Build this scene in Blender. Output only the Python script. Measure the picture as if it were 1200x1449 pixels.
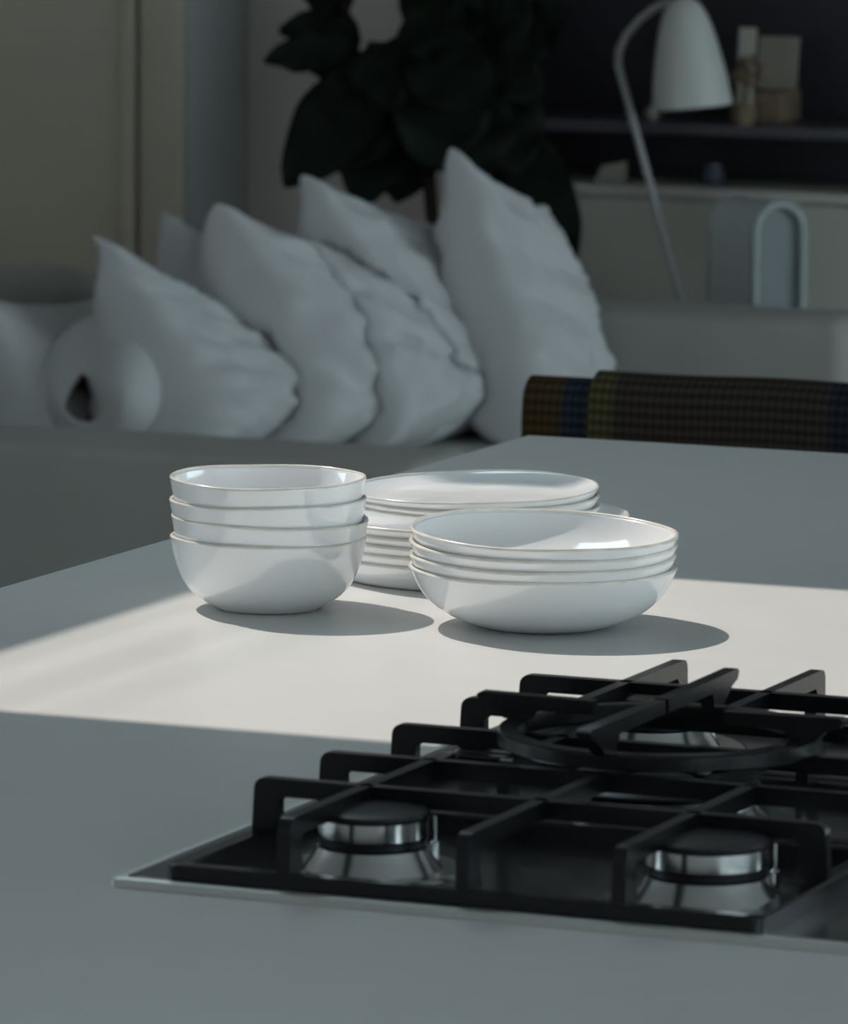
import bpy, bmesh, math, random
from mathutils import Vector, Matrix, noise

# ------------------------------------------------------------------ camera, world, sun, exposure
scn = bpy.context.scene
for o in list(bpy.data.objects): bpy.data.objects.remove(o)
C = scn.collection
R = math.radians
HC, ZT = 1.63, 0.92                       # eye height, worktop height
FPX, PITCH, ROLL, YAW = 8400.0, R(7.65), R(0.42), R(22.9)
cd = bpy.data.cameras.new('camera'); cam = bpy.data.objects.new('camera', cd); C.objects.link(cam)
cd.sensor_fit = 'HORIZONTAL'; cd.sensor_width = 24.0; cd.lens = FPX/1200*24
cd.clip_start = 0.05; cd.clip_end = 200
cd.dof.use_dof = True; cd.dof.focus_distance = 4.66; cd.dof.aperture_fstop = 15.0
M = Matrix.Rotation(YAW, 3, 'Z') @ Matrix.Rotation(math.pi/2-PITCH, 3, 'X') @ Matrix.Rotation(ROLL, 3, 'Z')
cam.matrix_world = Matrix.Translation((0, 0, HC)) @ M.to_4x4()
scn.camera = cam

w = bpy.data.worlds.new('world'); scn.world = w; w.use_nodes = True
bg = w.node_tree.nodes['Background']
bg.inputs[0].default_value = (0.70, 0.89, 0.96, 1); bg.inputs[1].default_value = 2.95

SUN = Vector((0.73, -0.40, -1.0)).normalized()
sl = bpy.data.lights.new('sun', 'SUN'); sun = bpy.data.objects.new('sun', sl); C.objects.link(sun)
sl.energy = 3.35; sl.color = (1.0, 0.91, 0.84); sl.angle = R(0.55)
sun.rotation_euler = SUN.to_track_quat('-Z', 'Y').to_euler(); sun.location = (-6, 8, 8)

scn.view_settings.view_transform = 'Standard'; scn.view_settings.look = 'None'
scn.view_settings.exposure = 0.0; scn.view_settings.gamma = 1.0
scn.view_settings.use_curve_mapping = False

# ------------------------------------------------------------------ helpers
def ray(px, py):
    x, y = (px-600)/FPX, (py-724.5)/FPX
    x, y = x*math.cos(ROLL)+y*math.sin(ROLL), -x*math.sin(ROLL)+y*math.cos(ROLL)
    U = -y*math.cos(PITCH)-math.sin(PITCH); F = math.cos(PITCH)-y*math.sin(PITCH)
    return Vector((x*math.cos(YAW)-F*math.sin(YAW), x*math.sin(YAW)+F*math.cos(YAW), U))
def aty(px, py, Y):
    d = ray(px, py); return Vector((0, 0, HC)) + d*(Y/d.y)
def atz(px, py, z):
    d = ray(px, py); return Vector((0, 0, HC)) + d*((z-HC)/d.z)

MATS = {}
def mat(name, col, rough=0.5, metal=0.0, var=0.0, scale=8.0, bump=0.0, bscale=60.0, coat=0.0, spec=0.5, sheen=0.0, stretch=None):
    m = bpy.data.materials.new(name); m.use_nodes = True
    nt = m.node_tree; b = nt.nodes['Principled BSDF']
    b.inputs['Base Color'].default_value = (*col, 1)
    b.inputs['Roughness'].default_value = rough; b.inputs['Metallic'].default_value = metal
    b.inputs['Specular IOR Level'].default_value = spec
    b.inputs['Coat Weight'].default_value = coat; b.inputs['Coat Roughness'].default_value = 0.05
    b.inputs['Sheen Weight'].default_value = sheen
    tc = nt.nodes.new('ShaderNodeTexCoord'); src = tc.outputs['Object']
    if stretch:
        mp = nt.nodes.new('ShaderNodeMapping'); mp.inputs['Scale'].default_value = stretch
        nt.links.new(src, mp.inputs[0]); src = mp.outputs[0]
    if var > 0:
        n = nt.nodes.new('ShaderNodeTexNoise'); n.inputs['Scale'].default_value = scale; n.inputs['Detail'].default_value = 4
        nt.links.new(src, n.inputs['Vector'])
        r = nt.nodes.new('ShaderNodeValToRGB')
        r.color_ramp.elements[0].position = 0.3; r.color_ramp.elements[1].position = 0.7
        r.color_ramp.elements[0].color = (*[max(0, c*(1-var)) for c in col], 1)
        r.color_ramp.elements[1].color = (*[min(1, c*(1+var)) for c in col], 1)
        nt.links.new(n.outputs['Fac'], r.inputs[0]); nt.links.new(r.outputs[0], b.inputs['Base Color'])
    if bump > 0:
        n2 = nt.nodes.new('ShaderNodeTexNoise'); n2.inputs['Scale'].default_value = bscale; n2.inputs['Detail'].default_value = 3
        nt.links.new(src, n2.inputs['Vector'])
        bp = nt.nodes.new('ShaderNodeBump'); bp.inputs['Strength'].default_value = bump; bp.inputs['Distance'].default_value = 0.002
        nt.links.new(n2.outputs['Fac'], bp.inputs['Height']); nt.links.new(bp.outputs[0], b.inputs['Normal'])
    MATS[name] = m
    return m

mat('worktop', (0.60, 0.60, 0.585), 0.42, var=0.015, scale=14, bump=0.03, bscale=300, spec=0.35)
mat('cabinet', (0.55, 0.55, 0.53), 0.5, var=0.02)
mat('glaze', (0.90, 0.91, 0.92), 0.09, var=0.02, scale=9, bump=0.02, bscale=25, spec=0.5)
MATS['glaze'].node_tree.nodes['Principled BSDF'].inputs['IOR'].default_value = 2.3
mat('clay_rim', (0.78, 0.74, 0.67), 0.16, var=0.10, scale=60)
mat('clay_foot', (0.48, 0.41, 0.33), 0.7, var=0.1, scale=60)
mat('trim_steel', (0.66, 0.67, 0.64), 0.45, metal=1, var=0.03, scale=20)
mat('tray_steel', (0.36, 0.37, 0.38), 0.20, metal=1, var=0.05, scale=20, bump=0.02, bscale=80, stretch=(1, 14, 1))  # same steel as the dishes, darkened to stand in for dark reflections
mat('steel', (0.55, 0.55, 0.54), 0.20, metal=1, var=0.04, scale=20, bump=0.02, bscale=80, stretch=(1, 14, 1))
mat('polished', (0.66, 0.66, 0.65), 0.16, metal=1, var=0.03)
mat('iron', (0.005, 0.005, 0.006), 0.27, var=0.2, scale=80, bump=0.06, bscale=400, spec=0.4)
mat('enamel', (0.010, 0.010, 0.012), 0.35, var=0.1, scale=60)
mat('linen', (0.62, 0.62, 0.62), 0.9, var=0.03, scale=6, bump=0.15, bscale=220, sheen=0.15)
mat('linen_shaded', (0.30, 0.22, 0.19), 0.9, var=0.05, scale=10)  # shade inside the open pillowcase, put into a brown base colour
mat('sofa_fabric', (0.39, 0.385, 0.35), 0.95, var=0.04, scale=5, bump=0.2, bscale=350, sheen=0.1)
mat('door_paint', (0.62, 0.56, 0.45), 0.6, var=0.03, scale=3)
mat('wall_paint', (0.84, 0.74, 0.72), 0.85, var=0.03, scale=2)
mat('pier_paint', (0.50, 0.51, 0.50), 0.8, var=0.02, scale=2)
mat('ceiling_paint', (0.55, 0.55, 0.55), 0.9, var=0.01)
mat('floor_wood', (0.16, 0.14, 0.12), 0.5, var=0.2, scale=3, stretch=(6, 0.6, 1))
mat('sideboard', (0.50, 0.47, 0.41), 0.6, var=0.02, scale=3)
mat('sideboard_top', (0.60, 0.57, 0.51), 0.45, var=0.02, scale=3)
mat('dark_shelf', (0.040, 0.034, 0.042), 0.5, var=0.1, scale=5)
mat('dark_board', (0.10, 0.092, 0.11), 0.45, var=0.1, scale=5)
mat('lamp_white', (0.62, 0.62, 0.58), 0.35, var=0.02)
mat('lamp_stem', (0.40, 0.39, 0.39), 0.35, var=0.02)
mat('bulb', (0.8, 0.78, 0.7), 0.2, var=0.01)
mat('arch_rim', (0.42, 0.48, 0.49), 0.35, var=0.03, scale=5)
mat('arch_panel', (0.26, 0.285, 0.285), 0.6, var=0.03, scale=5)  # arch colour darkened to offset the strong light on the front face
mat('arch_metal', (0.80, 0.86, 0.87), 0.32, var=0.03, scale=5, spec=0.6)  # arch colour made paler to stand in for light missing on the band
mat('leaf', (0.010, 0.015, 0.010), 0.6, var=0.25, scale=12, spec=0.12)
mat('bark', (0.03, 0.022, 0.016), 0.9, var=0.3, scale=30)
mat('pot', (0.20, 0.19, 0.18), 0.7, var=0.05)
mat('soil', (0.02, 0.015, 0.01), 1.0, var=0.3, scale=40)
mat('chair_wood', (0.10, 0.05, 0.025), 0.45, var=0.2, scale=6, stretch=(1, 1, 0.15))
mat('paper', (0.33, 0.29, 0.24), 0.8, var=0.06, scale=20)
mat('kraft', (0.20, 0.14, 0.09), 0.8, var=0.2, scale=30)
mat('jar', (0.06, 0.07, 0.09), 0.15, var=0.05)
mat('stripe_cable', (0.02, 0.02, 0.02), 0.6, var=0.1)

def link(name, me, m=None, parent=None, smooth=False):
    o = bpy.data.objects.new(name, me); C.objects.link(o)
    if m: me.materials.append(MATS[m])
    if parent: o.parent = parent
    if smooth:
        for p in me.polygons: p.use_smooth = True
    return o
def from_bm(name, bm, m=None, parent=None, smooth=False, auto=None):
    me = bpy.data.meshes.new(name)
    bmesh.ops.recalc_face_normals(bm, faces=bm.faces)
    if auto is not None:
        for f in bm.faces: f.smooth = True
        for e in bm.edges:
            if len(e.link_faces) == 2 and e.calc_face_angle(0) > auto: e.smooth = False
    bm.to_mesh(me); bm.free()
    return link(name, me, m, parent, smooth)
def box(bm, x0, x1, y0, y1, z0, z1):
    vs = [bm.verts.new((x, y, z)) for z in (z0, z1) for y in (y0, y1) for x in (x0, x1)]
    for f in ((0,2,3,1),(4,5,7,6),(0,1,5,4),(2,6,7,3),(0,4,6,2),(1,3,7,5)): bm.faces.new([vs[i] for i in f])
    return vs
def bevel(bm, wdt, seg=2, ang=0.5):
    es = [e for e in bm.edges if len(e.link_faces) == 2 and e.calc_face_angle(0) > ang]
    if es: bmesh.ops.bevel(bm, geom=es, offset=wdt, segments=seg, profile=0.5, affect='EDGES')
def boxobj(name, dims, m, parent=None, bev=0.0, seg=2):
    bm = bmesh.new(); box(bm, *dims); bmesh.ops.recalc_face_normals(bm, faces=bm.faces)
    if bev: bevel(bm, bev, seg)
    return from_bm(name, bm, m, parent, auto=0.6 if bev else None)
def tag(o, label, cat, group=None):
    o['label'] = label; o['category'] = cat
    if group: o['group'] = group
    return o
def struct(o, label=None):
    o['kind'] = 'structure'
    if label: o['label'] = label
    return o
def empty(name, loc):
    o = bpy.data.objects.new(name, None); C.objects.link(o); o.location = loc; o.empty_display_size = 0.05
    bpy.context.view_layer.update()
    return o
def catmull(pts, n=6):
    out = []; P = [pts[0]]+list(pts)+[pts[-1]]
    for i in range(1, len(P)-2):
        for k in range(n):
            t = k/n; a, b, c, d = P[i-1], P[i], P[i+1], P[i+2]
            out.append(tuple(0.5*((2*b[j])+(-a[j]+c[j])*t+(2*a[j]-5*b[j]+4*c[j]-d[j])*t*t+(-a[j]+3*b[j]-3*c[j]+d[j])*t**3) for j in range(len(b))))
    out.append(tuple(pts[-1])); return out
def lathe(bm, prof, n=96, wob=None, closed=False, c=(0, 0, 0)):
    """prof: list of (r, z); r == 0 closes at the axis"""
    rings = []
    for r, z in prof:
        if r < 1e-6: rings.append([bm.verts.new((c[0], c[1], c[2]+z))]); continue
        ring = []
        for i in range(n):
            t = 2*math.pi*i/n; k, dz = (wob(t, z) if wob else (1.0, 0.0))
            ring.append(bm.verts.new((c[0]+r*k*math.cos(t), c[1]+r*k*math.sin(t), c[2]+z+dz)))
        rings.append(ring)
    pairs = list(zip(rings, rings[1:]))
    if closed: pairs.append((rings[-1], rings[0]))
    for a, b in pairs:
        if len(a) == 1 and len(b) == 1: continue
        for i in range(n):
            j = (i+1) % n
            if len(a) == 1: bm.faces.new((a[0], b[j], b[i]))
            elif len(b) == 1: bm.faces.new((a[i], a[j], b[0]))
            else: bm.faces.new((a[i], a[j], b[j], b[i]))
def tube(bm, path, rad, n=12, cap=True):
    path = [Vector(p) for p in path]; rings = []
    up = Vector((0, 0, 1)); prev = None
    for i, p in enumerate(path):
        t = (path[min(i+1, len(path)-1)]-path[max(i-1, 0)]).normalized()
        if prev is None:
            a = t.cross(up if abs(t.z) < 0.9 else Vector((1, 0, 0))).normalized()
        else:
            a = (prev - t*prev.dot(t)).normalized()
        prev = a; b = t.cross(a)
        rr = rad[i] if isinstance(rad, (list, tuple)) else rad
        rings.append([bm.verts.new(p+(a*math.cos(2*math.pi*k/n)+b*math.sin(2*math.pi*k/n))*rr) for k in range(n)])
    for a, b in zip(rings, rings[1:]):
        for k in range(n): bm.faces.new((a[k], a[(k+1) % n], b[(k+1) % n], b[k]))
    if cap: bm.faces.new(rings[0][::-1]); bm.faces.new(rings[-1])
def prism(bm, outline, fn, half):
    """extrude a 2-D outline (u, v) by +-half; fn(u, v, s) -> world point"""
    a = [bm.verts.new(fn(u, v, -half)) for u, v in outline]
    b = [bm.verts.new(fn(u, v, half)) for u, v in outline]
    n = len(outline)
    bm.faces.new(a); bm.faces.new(b[::-1])
    for i in range(n): bm.faces.new((a[i], b[i], b[(i+1) % n], a[(i+1) % n]))
def arc(cx, cy, r, a0, a1, n=5):
    return [(cx+r*math.cos(R(a0+(a1-a0)*i/n)), cy+r*math.sin(R(a0+(a1-a0)*i/n))) for i in range(n+1)]

# ------------------------------------------------------------------ the room shell
YW = 11.35                                # main back wall
struct(boxobj('floor', (-7.0, 3.0, -1.5, YW+0.2, -0.12, 0.0), 'floor_wood'))
struct(boxobj('wall_back', (-7.0, 3.0, YW, YW+0.2, 0.0, 2.6), 'wall_paint'))
bm = bmesh.new()                          # left wall with a wide window opening level with the island
box(bm, -7.2, -7.0, -1.5, 0.4, 0.0, 2.6); box(bm, -7.2, -7.0, 4.2, YW+0.2, 0.0, 2.6)
box(bm, -7.2, -7.0, 0.4, 4.2, 0.0, 0.75); box(bm, -7.2, -7.0, 0.4, 4.2, 2.35, 2.6)
struct(from_bm('wall_left', bm, 'wall_paint'))
struct(boxobj('wall_front', (-7.2, 3.0, -1.7, -1.5, 0.0, 2.6), 'wall_paint'))
# window wall on the right: piers and a header around wide openings
bm = bmesh.new()
box(bm, 2.6, 2.8, -1.5, -1.2, 0.0, 2.6); box(bm, 2.6, 2.8, 4.2, 6.4, 0.0, 2.6); box(bm, 2.6, 2.8, YW-0.2, YW, 0.0, 2.6)
box(bm, 2.6, 2.8, -1.2, 4.2, 2.42, 2.6); box(bm, 2.6, 2.8, 6.4, YW-0.2, 2.42, 2.6)
struct(from_bm('wall_right', bm, 'wall_paint'))
# ceiling with a rectangular skylight opening above the island
ZC = 2.6; dz = ZC-ZT
sx0, sx1 = -2.057-0.73*dz, -0.98-0.73*dz
sy0, sy1 = 3.75+0.40*dz, 4.588+0.40*dz
bm = bmesh.new()
box(bm, -7.2, sx0, -1.5, YW+0.2, ZC, ZC+0.03); box(bm, sx1, 3.0, -1.5, YW+0.2, ZC, ZC+0.03)
box(bm, sx0, sx1, -1.5, sy0, ZC, ZC+0.03); box(bm, sx0, sx1, sy1, YW+0.2, ZC, ZC+0.03)
struct(from_bm('ceiling', bm, 'ceiling_paint'))

# projecting wall pier with a flush door, left in the background
YP = 11.05
xp = aty(266, 200, YP).x
pier = struct(boxobj('wall_pier', (-6.9, xp, YP, YW, 0.0, 2.6), 'pier_paint'))
xd = aty(206, 200, YP).x
door = struct(boxobj('door_1', (-6.85, xd-0.012, YP-0.022, YP-0.001, 0.01, 2.1), 'door_paint', bev=0.003))
xs = aty(178, 200, YP).x
st = boxobj('door_stile', (xs, xd-0.012, YP-0.030, YP-0.0225, 0.01, 2.1), 'door_paint', door, bev=0.002)
struct(boxobj('trim_1', (xd, xp-0.004, YP-0.030, YP-0.001, 0.0, 2.18), 'door_paint', bev=0.004))
bm = bmesh.new()
hx = -6.5
tube(bm, [(hx, YP-0.022, 1.0), (hx, YP-0.07, 1.0), (hx+0.11, YP-0.07, 1.0)], 0.009)
from_bm('door_handle', bm, 'steel', door, auto=0.7)
struct(boxobj('baseboard_back', (xp, 3.0, YW-0.015, YW, 0.0, 0.09), 'sideboard_top', bev=0.003))

# ------------------------------------------------------------------ kitchen island
XE, YF = -2.188, 5.445
bm = bmesh.new(); box(bm, XE, 0.55, 2.45, YF, ZT-0.03, ZT); bmesh.ops.recalc_face_normals(bm, faces=bm.faces); bevel(bm, 0.0012, 2)
tag(from_bm('worktop', bm, 'worktop', auto=0.6), 'pale grey smooth stone worktop of the kitchen island', 'worktop')
isl = empty('island_cabinet', (-0.8, 3.9, 0))
tag(isl, 'pale grey island cabinet under the smooth worktop', 'cabinet')
off = Vector((0.8, -3.9, 0))
def ipart(name, d, m='cabinet', parent=isl, bev=0.003):
    o = boxobj(name, (d[0]+0.8, d[1]+0.8, d[2]-3.9, d[3]-3.9, d[4], d[5]), m, isl, bev); return o
ipart('body', (-1.95, 0.3, 2.65, 5.10, 0.10, ZT-0.03))
ipart('plinth', (-1.88, 0.24, 2.72, 5.03, 0.0, 0.10))
for k in range(4):
    y0 = 2.66+k*0.608
    d = ipart('door', (-1.97, -1.9502, y0, y0+0.602, 0.105, ZT-0.045))
for k in range(4):
    x0 = -1.945+k*0.561
    ipart('end_panel', (x0, x0+0.556, 5.1002, 5.12, 0.105, ZT-0.045))

# ------------------------------------------------------------------ crockery
def interp(prof, z):
    for (z0, r0), (z1, r1) in zip(prof, prof[1:]):
        if z0 <= z <= z1: return r0+(r1-r0)*(z-z0)/(z1-z0)
    return prof[-1][1]
def crock(name, prof, pitch, rim_t, seed, loc, tilt=(0, 0), n=112, floor_t=None):
    """prof: (z, r) outer profile in mm; inner = outer lifted by the stacking pitch"""
    pr = catmull([(z/1000, r/1000) for z, r in prof], 5)
    h, Rm = pr[-1]; t = (floor_t or pitch)/1000; rt = rim_t/1000
    rnd = random.Random(seed); p1, p2, p3 = [rnd.uniform(0, 6.28) for _ in range(3)]
    def wob(a, z):
        k = max(0, z/h)
        return (1+0.0035*k*math.sin(2*a+p1)+0.0018*k*math.sin(3*a+p2), 0.0006*k*math.sin(2*a+p3)+0.0003*k*math.sin(5*a+p1))
    rb = pr[0][1]
    zb = h-rt*0.5
    out = [(0, 0.0012), (rb-0.006, 0.0012), (rb-0.004, 0.0), (rb, 0.0)]
    outer = [(r, z) for z, r in pr[1:] if z < zb] + [(interp(pr, zb), zb)]
    inner = []
    N = 22
    for i in range(N+1):
        z = zb-(zb-t)*i/N
        ri = (interp(pr, z-t)+0.0005) if not floor_t else rb*0.93+(Rm-rt-rb*0.93)*((z-t)/(zb-t))**0.55
        ri = min(ri, interp(pr, z)-rt*(0.95 if z > h*0.8 else 1.0))
        inner.append((ri, z))
    rf = inner[-1][0]
    floor = [(rf*0.96, t-0.0004), (rf*0.6, t-0.0006), (0, t-0.0006)]
    bm = bmesh.new(); lathe(bm, out+outer+inner+floor, n, wob)
    o = from_bm(name, bm, 'glaze', smooth=True)
    # rounded unglazed lip
    Ro, Ri = outer[-1][0]+0.0001, inner[0][0]-0.0001
    cm, hw = (Ro+Ri)/2, (Ro-Ri)/2
    lip = [(Ro, zb-0.0006)]+[(cm+hw*math.cos(R(a)), zb+hw*1.0*math.sin(R(a))) for a in range(0, 181, 30)]+[(Ri, zb-0.0006)]
    bm = bmesh.new(); lathe(bm, lip, n, wob, closed=True)
    rimo = from_bm('rim', bm, 'clay_rim', o, smooth=True); rimo['label'] = 'thin beige rim line'
    bm = bmesh.new()
    rf0 = rb+0.0004
    lathe(bm, [(rb-0.0035, 0.0001), (rf0, 0.0001), (interp(pr, 0.0011)+0.0003, 0.0011), (rb-0.0035, 0.0011)], n, closed=True)
    from_bm('foot', bm, 'clay_foot', o, smooth=False)
    o.location = loc
    o.rotation_euler = (R(tilt[0]), R(tilt[1]), rnd.uniform(-3, 3))
    # tilt must act in world axes: apply spin first, then tilt
    o.rotation_euler = (Matrix.Rotation(YAW, 3, 'Z') @ Matrix.Rotation(R(tilt[1]), 3, 'Y') @ Matrix.Rotation(R(tilt[0]), 3, 'X') @ Matrix.Rotation(rnd.uniform(0, 6.28), 3, 'Z')).to_euler()
    return o
ORD4 = ['bottom', 'second from the bottom', 'third from the bottom', 'topmost']
B1, B2, B3 = (-1.9461, 4.2873), (-1.7128, 4.2961), (-1.8693, 4.5323)
P_BOWL = [(0, 41), (3, 46), (8, 54.5), (14, 62), (22, 68.2), (32, 72.6), (43.3, 75.9), (52, 77.8), (59, 79)]
bz = [0.0, 0.0150, 0.0305, 0.0470]; btilt = [(0, 0), (0, 1.2), (0, -0.6), (0, 0.0)]
bdx = [0, 0, .0003, -.0006]
for i in range(4):
    o = crock('small_bowl', P_BOWL, 15.0, 2.2, 10+i, (B1[0]+bdx[i], B1[1], ZT+bz[i]), btilt[i])
    tag(o, ['white glazed small deep bowl standing on the worktop under three others',
            'white small deep bowl nested second from the bottom of its stack',
            'white small deep bowl nested third from the bottom of its stack',
            'topmost white small deep bowl of its stack of four'][i], 'bowl', 'stack of four small deep bowls')
P_PASTA = [(0, 48), (2, 55), (5, 64), (10, 75.5), (17, 86), (25, 94), (34, 99.6), (41, 103), (48, 106)]
pz = [0.0, 0.0088, 0.0182, 0.0280]; ptilt = [(0.3, 0.2), (0.3, -0.2), (0.5, 0.5), (1.0, 1.3)]
for i in range(4):
    o = crock('pasta_bowl', P_PASTA, 8.8, 2.3, 30+i, (B2[0], B2[1], ZT+pz[i]), ptilt[i])
    tag(o, ['white glazed wide shallow bowl standing on the worktop under three others',
            'white wide shallow bowl nested second from the bottom of its stack',
            'white wide shallow bowl nested third from the bottom of its stack',
            'topmost white wide shallow bowl, slightly tilted on its stack of four'][i], 'bowl', 'stack of four wide shallow bowls')
P_DIN = [(0, 112), (2, 116), (6, 120.5), (12, 125.6), (21, 130)]
for i in range(5):
    o = crock('dinner_plate', P_DIN, 7.6, 2.5, 50+i, (B3[0], B3[1], ZT+i*0.0077), (0, 0))
    tag(o, ['large white plate at the bottom of the plate stack on the worktop',
            'large white plate second from the bottom of the plate stack',
            'large white plate third from the bottom of the plate stack',
            'large white plate fourth from the bottom of the plate stack',
            'uppermost large white plate, under three smaller plates'][i], 'plate', 'large plates in the plate stack')
P_SIDE = [(0, 88), (2, 91.5), (6, 96), (12, 100.6), (22, 106)]
stilt = [(0, 0.8), (0, -0.4), (0.2, -1.2)]; sz = [0.0386, 0.0448, 0.0515]
for i in range(3):
    o = crock('side_plate', P_SIDE, 6.0, 2.2, 70+i, (B3[0]-0.0005*i, B3[1], ZT+sz[i]), stilt[i], floor_t=13.5 if i == 2 else None)
    tag(o, ['lowest of three smaller white plates resting on the large plates',
            'middle one of three smaller white plates on the large plates',
            'topmost smaller white plate on the plate stack'][i], 'plate', 'smaller plates on the plate stack')

# ------------------------------------------------------------------ gas hob
HX0, HX1, HY0, HY1 = -1.560, -1.050, 3.204, 3.952
ZH = ZT+0.0055; ZP = ZT+0.0020           # lip top, pan floor
def rrect(x0, x1, y0, y1, r, n=5):
    return (arc(x1-r, y1-r, r, 0, 90, n)+arc(x0+r, y1-r, r, 90, 180, n)+arc(x0+r, y0+r, r, 180, 270, n)+arc(x1-r, y0+r, r, 270, 360, n))
def ringloft(bm, rings):
    vr = [[bm.verts.new((x, y, z)) for x, y in pts] for pts, z in rings]
    for a, b in zip(vr, vr[1:]):
        n = len(a)
        for i in range(n): bm.faces.new((a[i], a[(i+1) % n], b[(i+1) % n], b[i]))
    bm.faces.new(vr[-1]); bm.faces.new(vr[0][::-1])
HXC, HYC = (HX0+HX1)/2, (HY0+HY1)/2
hob_o = (HXC, HYC, ZT)
def hr(ins, r): return rrect(HX0+ins-HXC, HX1-ins-HXC, HY0+ins-HYC, HY1-ins-HYC, r)
bm = bmesh.new()
ringloft(bm, [(hr(0, .004), 0.0001), (hr(0, .004), 0.0040), (hr(.0006, .004), 0.0050), (hr(.002, .004), 0.0055), (hr(.010, .006), 0.0055),
              (hr(.014, .008), 0.0048), (hr(.020, .012), 0.0024), (hr(.026, .014), 0.0020)])
hob = from_bm('gas_hob', bm, 'tray_steel', auto=0.5); hob.location = hob_o
tag(hob, 'stainless steel five-burner gas hob set on the grey worktop', 'hob')
bm = bmesh.new()
vr = [[bm.verts.new((x, y, z)) for x, y in pts] for pts, z in ((hr(-.0004, .0044), 0.0003), (hr(-.0004, .0044), 0.0041), (hr(.0003, .0043), 0.0053), (hr(.002, .004), 0.0059), (hr(.007, .005), 0.0059), (hr(.0072, .005), 0.0050))]
for a, b in zip(vr, vr[1:]):
    for q in range(len(a)): bm.faces.new((a[q], a[(q+1) % len(a)], b[(q+1) % len(a)], b[q]))
from_bm('lip_highlight', bm, 'trim_steel', hob, auto=0.5)  # added paler skin over the hob lip; its reflected brightness is painted in
GX0, GX1 = -1.528, -1.142                 # grate extent across
BX = (-1.432, -1.212); BYN, BYF = 3.312, 3.800; WOK = (-1.335, 3.556)
def burner(x, y, r, parent=hob):
    c = (x-HXC, y-HYC)
    bm = bmesh.new()                                     # pressed steel dish
    lathe(bm, [(r*1.75, 0.0021), (r*1.68, 0.0040), (r*1.6, 0.0044), (r*1.52, 0.0038), (r*1.25, 0.0040), (r*1.08, 0.0120), (r*1.0, 0.0175), (r*0.8, 0.0185), (0, 0.0185)], 56, c=(*c, 0))
    d = from_bm('burner_dish', bm, 'steel', hob, auto=0.6)
    bm = bmesh.new()
    lathe(bm, [(r*0.70, 0.0184), (r*0.97, 0.0186), (r*0.98, 0.0235), (r*0.7, 0.0240)], 56, c=(*c, 0))
    from_bm('burner_seal', bm, 'enamel', d, auto=0.6)
    bm = bmesh.new()
    lathe(bm, [(0, 0.0236), (r*0.96, 0.0236), (r*1.0, 0.0245), (r*1.0, 0.0355), (r*0.97, 0.0365), (0, 0.0365)], 56, c=(*c, 0))
    b = from_bm('burner', bm, 'polished', hob, auto=0.6)
    bm = bmesh.new()
    lathe(bm, [(0, 0.0360), (r*1.02, 0.0360), (r*1.03, 0.0380), (r*1.0, 0.0400), (r*0.85, 0.0412), (r*0.6, 0.0416), (0, 0.0418)], 56, c=(*c, 0))
    from_bm('burner_cap', bm, 'enamel', b, auto=0.6)
    bm = bmesh.new()                                     # spark pin
    lathe(bm, [(0, 0.002), (0.003, 0.002), (0.003, 0.017), (0.0013, 0.018), (0.0013, 0.034), (0, 0.035)], 12, c=(c[0]+r*1.18*0.75, c[1]+r*1.18*0.66, 0))
    from_bm('spark_pin', bm, 'polished', b, auto=0.6)
for x, y, r in ((BX[0], BYN, 0.0345), (BX[1], BYN, 0.0375), (BX[0], BYF, 0.0375), (BX[1], BYF, 0.030)): burner(x, y, r)
# triple-crown wok burner in the middle
c = (WOK[0]-HXC, WOK[1]-HYC)
bm = bmesh.new()
lathe(bm, [(0.098, 0.0021), (0.095, 0.0045), (0.090, 0.0052), (0.084, 0.0042), (0.072, 0.0040), (0.066, 0.0080), (0.063, 0.011), (0, 0.011)], 72, c=(*c, 0))
wd = from_bm('burner_dish', bm, 'steel', hob, auto=0.6)
bm = bmesh.new()
lathe(bm, [(0.040, 0.0108), (0.062, 0.0112), (0.064, 0.012), (0.064, 0.021), (0.061, 0.0225), (0.044, 0.0225), (0.041, 0.021), (0.040, 0.0108)], 72, c=(*c, 0))
wb = from_bm('burner', bm, 'polished', hob, auto=0.6)
bm = bmesh.new()
lathe(bm, [(0.043, 0.0226), (0.0655, 0.0226), (0.0660, 0.0245), (0.063, 0.0265), (0.045, 0.0265), (0.0425, 0.0245), (0.043, 0.0226)], 72, c=(*c, 0))
from_bm('burner_cap', bm, 'enamel', wb, auto=0.6)
bm = bmesh.new()
lathe(bm, [(0, 0.0110), (0.022, 0.0112), (0.023, 0.024), (0, 0.0245)], 40, c=(*c, 0)); from_bm('inner_burner', bm, 'polished', hob, auto=0.6)
bm = bmesh.new()
lathe(bm, [(0, 0.0243), (0.024, 0.0243), (0.024, 0.027), (0.015, 0.029), (0, 0.0292)], 40, c=(*c, 0)); from_bm('inner_cap', bm, 'enamel', hob, auto=0.6)
for k in range(5):                                       # control knobs along the front strip
    bm = bmesh.new()
    y = 3.44+k*0.058
    lathe(bm, [(0, 0.0021), (0.021, 0.0021), (0.021, 0.004), (0.0175, 0.006), (0.0165, 0.024), (0.014, 0.026), (0, 0.026)], 32, c=(-1.093-HXC, y-HYC, 0))
    from_bm('knob', bm, 'enamel', hob, auto=0.6)

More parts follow.
